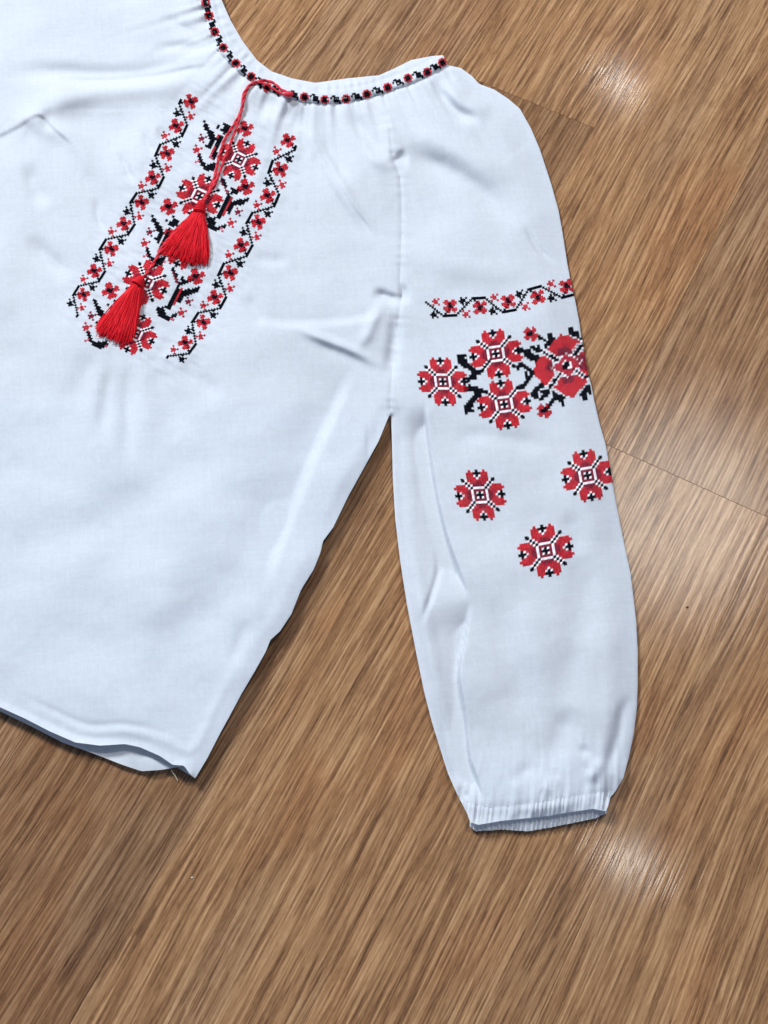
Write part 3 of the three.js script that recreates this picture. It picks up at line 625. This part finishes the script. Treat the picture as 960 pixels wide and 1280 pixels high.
function tassel(top, left, right, bottoms, seed) {
  const r = mulberry(seed), out = [], N = 680;
  const topP = onCloth(...top, .004);
  for (let i = 0; i < N; i++) {
    const f = i / (N - 1), w = clamp(f + (r() - .5) * .1), layer = r();                 // across the fan; height in the pile
    const k = w * (bottoms.length - 1), b = Math.min(bottoms.length - 2, Math.floor(k)), ex = lerp(bottoms[b][0], bottoms[b + 1][0], k - b), ey = lerp(bottoms[b][1], bottoms[b + 1][1], k - b);
    const cut = .87 + r() * .16, bx = lerp(top[0], ex, cut) + (r() - .5) * 9, by = lerp(top[1], ey, cut) + (r() - .5) * 8;
    const pile = Math.sin(Math.PI * clamp(w, .04, .96)) ** .6;
    const shoulder = [lerp(left[0], right[0], w), lerp(left[1], right[1], w)];
    const pts = [topP.clone().add(new THREE.Vector3((r() - .5) * .004, r() * .002, (r() - .5) * .003))];
    pts.push(onCloth(shoulder[0], shoulder[1], .0008 + layer * .0052 * pile));
    const mx = lerp(shoulder[0], bx, .5) + (r() - .5) * 4, my = lerp(shoulder[1], by, .5) + (r() - .5) * 3;
    pts.push(onCloth(mx, my, .0006 + layer * .0050 * pile + r() * .0005));
    pts.push(onCloth(lerp(mx, bx, .7) + (r() - .5) * 2, lerp(my, by, .7) + (r() - .5) * 2, .0005 + layer * .0040 * pile + r() * .0006));
    pts.push(onCloth(bx, by, .0004 + layer * .0024 * pile));
    const g = new THREE.TubeGeometry(new THREE.CatmullRomCurve3(pts), 12, .00025, 4, false), n = g.attributes.position.count, c = new Float32Array(n * 3), j = .88 + r() * .2;
    for (let q = 0; q < n; q++) { c[q * 3] = .76 * j; c[q * 3 + 1] = .010 * j; c[q * 3 + 2] = .022 * j; }
    g.setAttribute('color', new THREE.BufferAttribute(c, 3)); out.push(g);
  }
  // wound neck
  for (let k = 0; k < 5; k++) {
    const m = [lerp(top[0], (left[0] + right[0]) / 2, .1 + k * .13), lerp(top[1], (left[1] + right[1]) / 2, .1 + k * .13)], p = onCloth(...m, .0034), dx = onCloth(...left, 0).sub(onCloth(...right, 0)).normalize();
    const g = new THREE.TorusGeometry(.0028 + k * .0003, .0006, 6, 20); const dir = onCloth((left[0] + right[0]) / 2, (left[1] + right[1]) / 2, .003).sub(topP).normalize();
    g.applyQuaternion(new THREE.Quaternion().setFromUnitVectors(new THREE.Vector3(0, 0, 1), dir)); g.translate(p.x, p.y, p.z);
    const n = g.attributes.position.count, c = new Float32Array(n * 3); for (let q = 0; q < n; q++) { c[q * 3] = .72; c[q * 3 + 1] = .014; c[q * 3 + 2] = .026; } g.setAttribute('color', new THREE.BufferAttribute(c, 3)); out.push(g);
  }
  return part('tassel', mergeGeometries(out), redTassel, drawstring);
}
tassel([252, 254], [238, 268], [257, 274], [[204, 309], [206, 318], [220, 321], [237, 329], [256, 328], [258, 318]], 5);
tassel([177, 348], [157, 364], [180, 356], [[123, 408], [125, 415], [138, 422], [152, 427], [163, 424], [165, 414]], 6);

// ------------------------------------------------------------ small things
{
  const p = [[214, 962], [216, 966], [219, 970], [222, 976]].map(([x, y], i) => P(x, y, [.0042, .003, .0022, .0012][i]));
  part('loose_thread', new THREE.TubeGeometry(new THREE.CatmullRomCurve3(p), 12, .00028, 5, false), new THREE.MeshStandardMaterial({ color: new THREE.Color().setRGB(.62, .52, .40), roughness: .8 }));
}

for (const [x, y, r, c, name, label] of [[859, 759, .0006, [.03, .025, .02], 'crumb', 'tiny dark crumb on the floor right of the sleeve'], [240, 1097, .0005, [.7, .68, .62], 'lint_speck', 'tiny white lint speck on the floor below the hem corner']]) {
  const g = new THREE.IcosahedronGeometry(r, 1); g.scale(1.3, .6, 1); const o = mesh(name, g, new THREE.MeshStandardMaterial({ color: new THREE.Color().setRGB(...c), roughness: .9 })); o.position.copy(P(x, y, r * .55)); tag(o, label, name.replace('_', ' '));
}

// ------------------------------------------------------------ the lights of the room (outside the picture)
const metal = new THREE.MeshStandardMaterial({ color: new THREE.Color().setRGB(.5, .5, .5), roughness: .4, metalness: .8 });
const LN = ['farthest', 'middle', 'nearest'];
LAMPS.forEach(([x, y, z, cd, size], i) => {
  const g = new THREE.Group(); g.name = 'ceiling_lamp' + (i ? '_00' + i : ''); g.position.set(x, y, z); scene.add(g);
  tag(g, LN[i] + ' of three white globe ceiling lamps in a row above the floor', 'ceiling lamp', 'globe ceiling lamps in a row');
  const bulb = new THREE.Mesh(new THREE.SphereGeometry(.02 * size + .006, 24, 16), new THREE.MeshStandardMaterial({ color: 0xffffff, emissive: new THREE.Color().setRGB(1, .95, .86), emissiveIntensity: 3 })); bulb.name = 'bulb'; g.add(bulb);
  const stem = mesh('stem', new THREE.CylinderGeometry(.012, .012, .16, 12), metal, g); stem.position.y = .08 + .02 * size;
  const l = new THREE.PointLight(new THREE.Color().setRGB(1, .965, .91), cd); l.name = 'lamp_light'; l.castShadow = true; l.shadow.radius = size; g.add(l);
});
{
  const g = new THREE.Group(); g.name = 'window'; g.position.set(...WINDOW.at); g.lookAt(0, 0.0, 0); scene.add(g);
  tag(g, 'square daylight window with white frame beside the floor', 'window');
  const pane = mesh('pane', new THREE.PlaneGeometry(WINDOW.w, WINDOW.h), new THREE.MeshStandardMaterial({ color: 0xffffff, emissive: new THREE.Color().setRGB(.85, .93, 1), emissiveIntensity: 3 }), g); pane.position.z = -.01;
  const fm = new THREE.MeshStandardMaterial({ color: new THREE.Color().setRGB(.8, .8, .8), roughness: .5 });
  for (const [w, h, x, y] of [[WINDOW.w + .12, .06, 0, WINDOW.h / 2 + .03], [WINDOW.w + .12, .06, 0, -WINDOW.h / 2 - .03], [.06, WINDOW.h, WINDOW.w / 2 + .03, 0], [.06, WINDOW.h, -WINDOW.w / 2 - .03, 0]]) { const b = mesh('frame', new THREE.BoxGeometry(w, h, .05), fm, g); b.position.set(x, y, -.02); }
  const l = new THREE.RectAreaLight(new THREE.Color().setRGB(.86, .94, 1), WINDOW.power, WINDOW.w, WINDOW.h); l.name = 'window_light'; l.rotation.y = Math.PI; g.add(l); l.position.z = .005;
}
const seen = {};
scene.traverse(o => { if (o === scene || !o.name || !(o.isMesh || o.isGroup)) return; const b = o.name.replace(/_\d{3}$/, ''); seen[b] = (seen[b] ?? -1) + 1; if (seen[b]) o.name = b + '_' + String(seen[b]).padStart(3, '0'); });
renderer.render(scene, camera);
